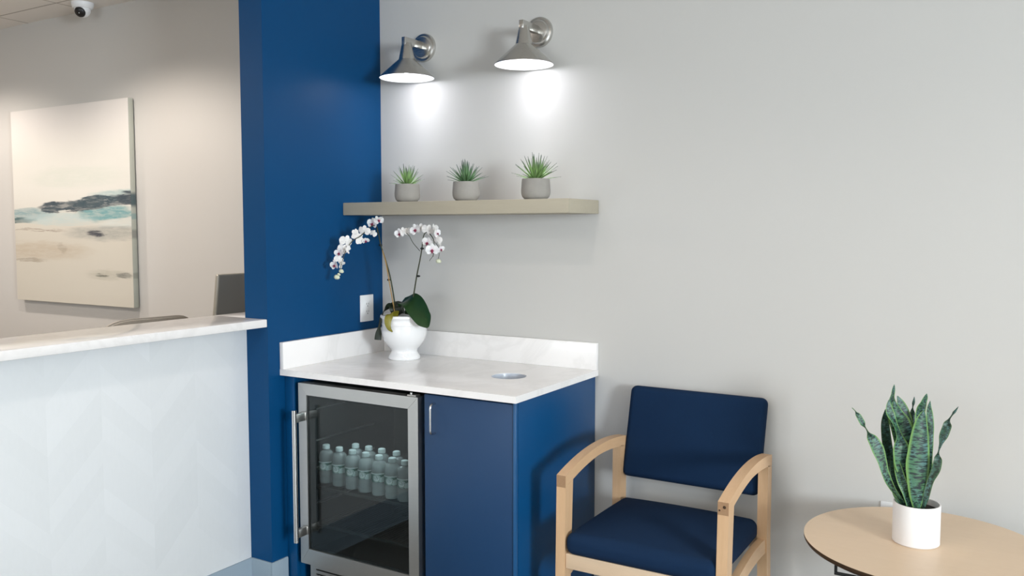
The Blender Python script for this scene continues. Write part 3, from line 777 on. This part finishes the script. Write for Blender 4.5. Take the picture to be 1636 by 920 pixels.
DG = tuple((RT*.75-UP*.2+FW*-.4))
leaf(orc, [pk(646, 500, -.17, 14, (.6, -.8, 0)), pk(645, 484, -.175, 26, (.5, -.8, .1)), pk(656, 482, -.19, 32, (.3, -.7, -.5)), pk(668, 495, -.21, 33, (-.55, -.55, -.62)), pk(679, 513, -.225, 25, (-.75, -.3, -.4)), pk(684, 523, -.23, 5, (-.8, -.2, -.3))], M['orchidleaf'], 30, .0016, .30)
leaf(orc, [pk(652, 502, -.16, 12, AX), pk(660, 492, -.18, 24, AX), pk(671, 497, -.20, 26, DG), pk(680, 508, -.22, 18, DG), pk(684, 521, -.228, 5, DG)], M['orchidleaf'], 30, .0016, .2)
leaf(orc, [pk(640, 502, -.18, 16, AX), pk(634, 492, -.19, 24, AX), pk(634, 487, -.17, 22, AX), pk(640, 482, -.14, 8, AX)], M['orchiddark'], 20)
leaf(orc, [pk(636, 502, -.19, 12, (0, -.6, .8)), pk(626, 488, -.20, 12, (0, -.6, .8)), pk(617, 492, -.21, 11, (.4, -.5, .6)), pk(610, 503, -.225, 8, (.7, -.3, .3)), pk(606.5, 520, -.23, 4, AX), pk(604.5, 533, -.232, 10, AX), pk(603.5, 543, -.235, 11, AX)], M['orchiddark'], 34, .0012, .15)
leaf(orc, [pk(636, 503, -.22, 12, (0, -.5, .8)), pk(626, 500, -.265, 13, (.6, -.3, .5)), pk(620.5, 508, -.28, 12, AX), pk(619.5, 517, -.283, 10, AX), pk(622, 525, -.283, 6, AX), pk(627, 530, -.283, 2, AX)], M['yellowleaf'], 26, .0012, .2, label='yellowing drooping leaf')
def stempts(lst): return [at(*p) for p in lst]
def smoothpath(pts, sub=6):
    out = []; n = len(pts)
    for i in range(n-1):
        p0, p1, p2, p3 = pts[max(i-1, 0)], pts[i], pts[i+1], pts[min(i+2, n-1)]
        for k in range(sub):
            u_ = k/sub; out.append(.5*((2*p1)+(p2-p0)*u_+(2*p0-5*p1+4*p2-p3)*u_*u_+(3*p1-p0-3*p2+p3)*u_**3))
    return out+[pts[-1]]
S1 = stempts([(633, 505, -.19), (630, 480, -.19), (624, 445, -.195), (616, 415, -.20), (608.5, 392, -.205), (604, 370, -.215), (600, 360, -.23), (590, 364, -.27), (576, 377, -.32), (563, 385, -.36), (552, 402, -.39), (546, 420, -.405), (541, 438, -.41)])
sm = smoothpath(S1); st1 = MB().tube(sm, [.0034-.0022*i/len(sm) for i in range(len(sm))], 8).build('stem', M['stem'], orc)
MB().tube(smoothpath(stempts([(632, 506, -.205), (624, 462, -.205), (617, 422, -.205), (611, 400, -.207)])), .0024, 8).build('bamboo_stake', M['bamboo'], orc)['label'] = 'tan bamboo stake'
MB().tube(smoothpath(stempts([(603.5, 372, -.215), (601.5, 362, -.22), (602, 353, -.225)])), .0015, 6).build('flower_stalk', M['stem'], st1)
S2 = stempts([(655, 503, -.165), (661, 470, -.17), (666, 440, -.175), (671, 415, -.18), (674, 397, -.18), (676.5, 378, -.185), (681, 371, -.19), (687, 374, -.195), (693, 384, -.20), (693, 398, -.21), (692, 410, -.215)])
sm = smoothpath(S2); st2 = MB().tube(sm, [.0033-.0021*i/len(sm) for i in range(len(sm))], 8).build('stem', M['stem'], orc)
MB().tube(smoothpath(stempts([(671, 401, -.18), (660, 388, -.19), (654, 377, -.195), (649, 372, -.20)])), .0013, 6).build('side_branch', M['stem'], st2)
MB().tube(smoothpath(stempts([(692, 402, -.21), (691.5, 409, -.215), (687, 415, -.215), (686.5, 417, -.215)])), [.001]*18+[.0018], 6).build('side_branch', M['stem'], st2)
MB().tube(smoothpath(stempts([(692, 384, -.20), (699, 392, -.205), (702, 402, -.205), (700, 414, -.205)])), .001, 6).build('side_branch', M['stem'], st2)
for (x_, y_, Y_, st) in ((621, 447, -.20, st1), (607.5, 391.5, -.205, st1), (668, 441, -.175, st2), (674, 397, -.18, st2)):
    p = at(x_, y_, Y_); MB().ball(p, .0062, (1.3, 1, .8), 10).ball(p+RT*.006, .0035, n=8).build('stem_clip', M['clip'], st)
def flower(x_, y_, Y_, size, face, roll=0, lip=True):
    "a moth orchid bloom: three sepals, two broad petals, a lip; face = direction it looks, in camera right/up/toward terms"
    C_ = at(x_, y_, Y_); n_ = (RT*face[0]+UP*face[1]-FW*face[2]).normalized()
    r = (UP.cross(n_)).normalized() if abs(UP.dot(n_)) < .95 else RT; u_ = n_.cross(r)
    r2 = r*math.cos(roll)+u_*math.sin(roll); u2 = u_*math.cos(roll)-r*math.sin(roll); S = size/2
    mb = MB()
    for ang, L, wd, cup, off in ((90, 1, .30, .10, 0), (215, .95, .28, .10, 0), (325, .95, .28, .10, 0), (12, 1.0, .50, .16, .0018), (168, 1.0, .50, .16, .0018)):
        a = math.radians(ang); dd = r2*math.cos(a)+u2*math.sin(a); ac = n_.cross(dd); ks = []
        for j in range(6):
            t_ = j/5; w2 = wd*S*1.12*math.sqrt(max(.03, 1-((t_-.56)/.56)**2))
            if j == 5: w2 = wd*S*.45
            ks.append((C_ + dd*(S*L*(.04+.96*t_)) + n_*(off + S*cup*(1.8*t_*t_-.3*t_)), w2, ac))
        mb.ribbon(ks, 9, .0004, .18, 4)
    f = mb.build('flower', M['petal'] if lip else M['petalwhite'], orc)
    if lip:
        mb = MB(); q = C_+n_*.003-u2*S*.12
        mb.ball(q, S*.20, (1, 1, 1.1), 10)
        for sg in (-1, 1): mb.ribbon([(q, .001, u2), (q+r2*sg*S*.16+n_*S*.12, S*.13, u2), (q+r2*sg*S*.24+n_*S*.26+u2*S*.05, S*.03, u2)], 6, .0006, .2, 2)
        mb.ribbon([(q, S*.06, r2), (q-u2*S*.22+n_*S*.18, S*.14, r2), (q-u2*S*.42+n_*S*.16, S*.02, r2)], 6, .0006, .2, 2)
        mb.build('lip', M['lip'], f)
    return f
FL = [(595.5, 357, -.235, .050, (-.5, -.1, 1), -.2, True), (604.5, 352.5, -.23, .046, (.35, .5, .8), .3, True), (596, 373, -.245, .032, (.2, 0, -1), .5, False),
      (582, 369, -.30, .050, (.1, .5, -.9), .2, False), (571, 380, -.325, .054, (-.3, -.2, -1), .9, False), (584, 384, -.30, .034, (.3, -.8, .7), .4, True), (568, 371, -.33, .030, (-.6, .3, -.8), 0, False),
      (552.5, 386, -.38, .054, (-.4, .3, -.9), .3, False), (547, 398, -.385, .044, (-.1, .2, -1), .7, False), (542, 404, -.405, .044, (-.5, -.25, .9), .1, True), (541, 415, -.40, .040, (-.3, .1, -1), .4, False),
      (535, 423.5, -.42, .046, (-.7, -.2, .9), .1, True), (546, 423, -.40, .034, (.7, -.5, .4), 1.2, False), (556, 399, -.385, .034, (.8, .1, .5), 1.1, False),
      (638.5, 373, -.215, .044, (-.35, -.2, 1), .1, True), (645.5, 371, -.205, .044, (.5, .2, .8), .3, False), (653, 368.5, -.20, .028, (.6, .2, -.5), .4, False),
      (664, 367, -.215, .050, (-.6, 0, 1), .35, True), (673, 366, -.20, .048, (.2, .4, -.8), .1, False), (683, 368, -.205, .052, (.1, .5, -.9), .5, False), (694.5, 366, -.205, .044, (.75, .2, .4), .3, False), (698, 373, -.21, .036, (.6, 0, .7), .6, True),
      (683.5, 387.5, -.225, .050, (-.5, -.35, 1), -.5, True), (698.5, 383, -.21, .044, (.5, .3, -.7), .2, False), (690.5, 399, -.235, .054, (0, -.3, 1), 0, True), (702, 391, -.205, .034, (.8, .2, .2), .8, False), (704, 398, -.21, .034, (.6, -.5, .7), .5, True)]
for f in FL: flower(*f)
for (x_, y_, Y_, r_) in ((545, 433, -.41, .0095), (541, 438, -.41, .006), (538, 442.5, -.41, .0115), (700.5, 417, -.205, .0105)):
    mb = MB().ball(at(x_, y_, Y_), r_, (1.15, .9, .9), 12); mb.ball(at(x_+1.5, y_+1, Y_), r_*.8, (1, 1, .8), 10); mb.build('flower_bud', M['bud'], orc)

# ------------------------------------------------------------ armchair
ch = thing('armchair', 'navy upholstered armchair with pale maple frame standing against the grey wall', 'chair', (1.53, -.35, 0))
AXL, AXR = (1.236, 1.270), (1.786, 1.820)
def armz(u_, f0, r0, bulge): return f0 + (r0-f0)*u_ + bulge*4*u_*(1-u_)
for (x0, x1) in (AXL, AXR):
    secs = []; n = 20; ya, yb = -.603, -.098
    for k in range(n+1):
        u_ = k/n; y = ya+(yb-ya)*u_; zt = armz(u_, .657, .690, .030); zb = zt-.040 - .006*(1-abs(2*u_-1))*-1
        secs.append([(x0, y, zb), (x1, y, zb), (x1, y, zt), (x0, y, zt)])
    mb = MB().sweep(secs, 0, 1); bmesh.ops.recalc_face_normals(mb.bm, faces=mb.bm.faces)
    o = mb.build('armrest', [M['maple'], M['endgrain']], ch, angle=50)
    if x0 > 1.5: 
        MB().lathe([(0, 0), (.005, 0), (.005, -.0006), (0, -.0006)], (x0+.021, -.603, .642), 14, 'Y').lathe([(0, 0), (.003, 0), (.003, -.0006), (0, -.0006)], (x0+.006, -.603, .631), 10, 'Y').build('wood_knot', M['walnut'], o)
    MB().sweep([[(x0-.006, -.603, 0), (x1-.006, -.603, 0), (x1-.006, -.563, 0), (x0-.006, -.563, 0)], [(x0, -.603, .6168), (x1, -.603, .6168), (x1, -.548, .6335), (x0, -.548, .6335)]]).build('leg', M['maplez'], ch)
    MB().sweep([[(x0, -.105, 0), (x1, -.105, 0), (x1, -.065, 0), (x0, -.065, 0)], [(x0, -.150, .40), (x1, -.150, .40), (x1, -.098, .40), (x0, -.098, .40)], [(x0, -.148, .6625), (x1, -.148, .6625), (x1, -.098, .6485), (x0, -.098, .6485)]]).build('leg', M['maplez'], ch)
    secs = []
    for k in range(n+1):
        u_ = k/n; y = -.566+(.42)*u_; zt = armz(u_, .352, .402, .020); secs.append([(x0+.005, y, zt-.05), (x1-.005, y, zt-.05), (x1-.005, y, zt), (x0+.005, y, zt)])
    mb = MB().sweep(secs); bmesh.ops.recalc_face_normals(mb.bm, faces=mb.bm.faces); mb.build('side_rail', M['maple'], ch, angle=50)
MB().box((AXL[1]-.001, -.598, .342), (AXR[0]+.001, -.573, .393), .001).build('front_rail', M['maplex'] if 'maplex' in M else M['tabletop'], ch)
MB().box((AXL[1]-.001, -.130, .360), (AXR[0]+.001, -.108, .405), .001).build('rear_rail', M['tabletop'], ch)
MB().cushion((1.528, -.368, .428), (.258, .243, .037), .028, top=.030, front=.010, side=.004).build('seat', M['fabric'], ch)
mb = MB().cushion((0, 0, 0), (.259, .027, .172), .024, front=.010)
tl = math.atan2(.065, .33); Rb = Matrix.Rotation(-tl, 3, 'X')
for v in mb.bm.verts:
    v.co.x += .004*(v.co.z/.17); v.co = Rb @ v.co + Vector((1.527, -.080, .708))
mb.build('backrest', M['fabric'], ch)
MB().box((AXL[1]-.001, -.092, .60), (AXR[0]+.001, -.070, .64), .001).build('back_rail', M['tabletop'], ch)

# ------------------------------------------------------------ round side table
TX, TY, TR, TZ = 2.337, -.408, .3315, .57
tb = thing('round_side_table', 'round side table with pale maple top and dark walnut edge, holding the snake plant', 'table', (TX, TY, 0))
MB().lathe([(0, 0), (TR, 0), (TR, .0012), (0, .0012)], (TX, TY, TZ-.0012), 128).build('tabletop', M['tabletop'], tb)
MB().lathe([(0, 0), (TR-.022, 0), (TR-.004, .010), (TR, .016), (TR, .0238), (0, .0238)], (TX, TY, TZ-.025), 128).build('table_edge', M['walnut'], tb)['label'] = 'dark walnut bevelled edge'
mb = MB()
a0 = math.radians(38)
MB().tube([(TX, TY, .02), (TX, TY, TZ-.03)], .030, 32).build('column', M['nickel'], tb)
MB().lathe([(0, 0), (.21, 0), (.212, .004), (.20, .010), (.04, .020), (0, .021)], (TX, TY, 0), 64).build('base_plate', M['nickel'], tb)
for k in range(2):
    L = .246; mb = MB(); h = .005
    def arm(s0, s1, z0, z1):
        if k == 0: mb.box((TX+s0, TY-h, z0), (TX+s1, TY+h, z1), .001)
        else: mb.box((TX-h, TY+s0, z0-.0005), (TX+h, TY+s1, z1), .001)
    arm(-L, L, .428, .436); arm(-L, -L+.008, .4365, TZ-.0255); arm(L-.008, L, .4365, TZ-.0255)
    mb.build('support_bracket', M['black'], tb)

# ------------------------------------------------------------ snake plant
PX, PY = 2.312, -.405
sn = thing('snake_plant', 'snake plant with banded twisting leaves in a white cylinder pot on the round table', 'plant', (PX, PY, TZ))
PR = .0635; PH = .117
MB().lathe([(0, 0), (PR-.003, 0), (PR, .003), (PR, PH-.002), (PR-.001, PH), (PR-.004, PH), (PR-.0045, PH-.002), (PR-.0045, PH-.02), (0, PH-.02)], (PX, PY, TZ), 72).build('pot', M['matteceramic'], sn)
MB().lathe([(0, .004), (.03, .003), (PR-.005, 0)], (PX, PY, TZ+PH-.018), 32).build('soil', M['soil'], sn)
def sp(X, Y_): return (1360+X/3.283, 605+Y_/3.283)
TW = Vector(FW); FR = tuple(RT); ED = tuple((RT*.25-FW*.97)); DL = tuple((RT*.8-FW*.6)); DRr = tuple((RT*.8+FW*.6))
def sleaf(lst, mat, steps=40, fold=.16):
    keys = []
    for (X, Y_, w_, dep, ac) in lst:
        p = sp(X, Y_); keys.append(pk(p[0], p[1], dep, w_/3.283, ac))
    leaf(sn, keys, mat, steps, .0012, fold)
sleaf([(345, 690, 30, -.435, FR), (348, 620, 78, -.438, FR), (352, 540, 108, -.44, FR), (355, 450, 126, -.438, FR), (360, 370, 112, -.436, FR), (365, 290, 92, -.432, FR), (370, 230, 66, -.428, FR), (376, 190, 38, -.425, FR), (380, 165, 4, -.423, FR)], M['snake'], 50, -.22)
sleaf([(300, 690, 20, -.415, FR), (292, 600, 26, -.42, DL), (280, 520, 44, -.43, DL), (262, 430, 84, -.435, FR), (258, 360, 84, -.435, FR), (248, 300, 62, -.43, DRr), (225, 235, 48, -.425, DRr), (203, 180, 44, -.42, FR), (196, 140, 28, -.418, FR), (198, 110, 4, -.416, FR)], M['snake'], 50, .2)
sleaf([(300, 690, 20, -.40, FR), (300, 560, 40, -.40, FR), (298, 430, 62, -.405, FR), (290, 320, 82, -.41, FR), (272, 240, 80, -.41, DL), (248, 180, 56, -.408, FR), (230, 140, 34, -.405, FR), (222, 114, 4, -.403, FR)], M['snake'], 46, -.2)
sleaf([(290, 680, 20, -.38, FR), (285, 520, 44, -.38, FR), (262, 380, 56, -.38, FR), (238, 260, 66, -.378, FR), (216, 170, 66, -.375, FR), (208, 110, 58, -.373, DRr), (216, 75, 36, -.372, DRr), (226, 30, 3, -.37, FR)], M['snake'], 46, .2)
sleaf([(310, 680, 20, -.37, FR), (312, 520, 40, -.37, FR), (308, 380, 46, -.37, FR), (300, 280, 60, -.37, DL), (278, 190, 62, -.37, FR), (258, 130, 44, -.37, FR), (242, 90, 6, -.37, FR)], M['snake'], 40, .2)
sleaf([(262, 680, 20, -.385, FR), (245, 600, 40, -.385, FR), (215, 480, 50, -.385, DL), (192, 380, 54, -.382, FR), (180, 290, 50, -.38, FR), (176, 220, 40, -.38, FR), (180, 160, 6, -.38, FR)], M['snakedark'], 40, .2)
sleaf([(272, 650, 22, -.42, DL), (215, 570, 34, -.44, DL), (180, 500, 40, -.45, FR), (160, 430, 50, -.455, FR), (138, 370, 66, -.458, FR), (112, 320, 56, -.46, FR), (88, 278, 18, -.46, ED), (74, 255, 12, -.46, ED), (56, 228, 30, -.46, FR), (38, 195, 28, -.46, FR), (22, 170, 8, -.46, ED), (4, 152, 2, -.46, ED)], M['snake'], 70, .18)
sleaf([(278, 680, 40, -.41, FR), (255, 590, 88, -.415, FR), (235, 510, 72, -.418, FR), (222, 440, 46, -.42, FR), (214, 380, 8, -.42, FR)], M['snakedark'], 34, .22)
sleaf([(310, 690, 26, -.425, FR), (288, 600, 44, -.432, FR), (262, 520, 48, -.436, DL), (240, 440, 34, -.436, DL), (225, 390, 6, -.436, DL)], M['snake'], 34, .3)
sleaf([(325, 680, 20, -.355, FR), (322, 450, 24, -.35, FR), (319, 300, 26, -.345, FR), (318, 230, 34, -.343, FR), (320, 185, 28, -.342, FR), (323, 150, 9, -.342, ED), (327, 122, 15, -.342, FR), (331, 94, 2, -.342, FR)], M['snakedark'], 50, .15)
sleaf([(350, 680, 20, -.38, FR), (355, 450, 40, -.38, FR), (360, 250, 56, -.38, FR), (365, 170, 46, -.38, DL), (378, 125, 34, -.38, FR), (390, 95, 22, -.38, FR), (396, 78, 3, -.38, FR)], M['snake'], 46, .2)
sleaf([(370, 685, 20, -.40, FR), (388, 600, 46, -.395, FR), (402, 500, 44, -.39, DL), (410, 400, 32, -.385, DL), (412, 320, 36, -.383, FR), (414, 250, 38, -.382, FR), (410, 190, 36, -.38, FR), (408, 150, 24, -.38, FR), (414, 116, 3, -.38, FR)], M['snake'], 46, .2)
sleaf([(375, 680, 18, -.42, FR), (390, 620, 36, -.422, FR), (412, 540, 38, -.424, FR), (440, 480, 50, -.426, FR), (452, 430, 46, -.427, FR), (458, 385, 10, -.427, ED), (468, 345, 18, -.427, FR), (482, 300, 48, -.427, FR), (500, 250, 50, -.427, FR), (514, 215, 16, -.427, ED), (530, 190, 10, -.427, ED), (545, 168, 14, -.427, FR), (562, 146, 2, -.427, FR)], M['snakedark'], 70, .16)
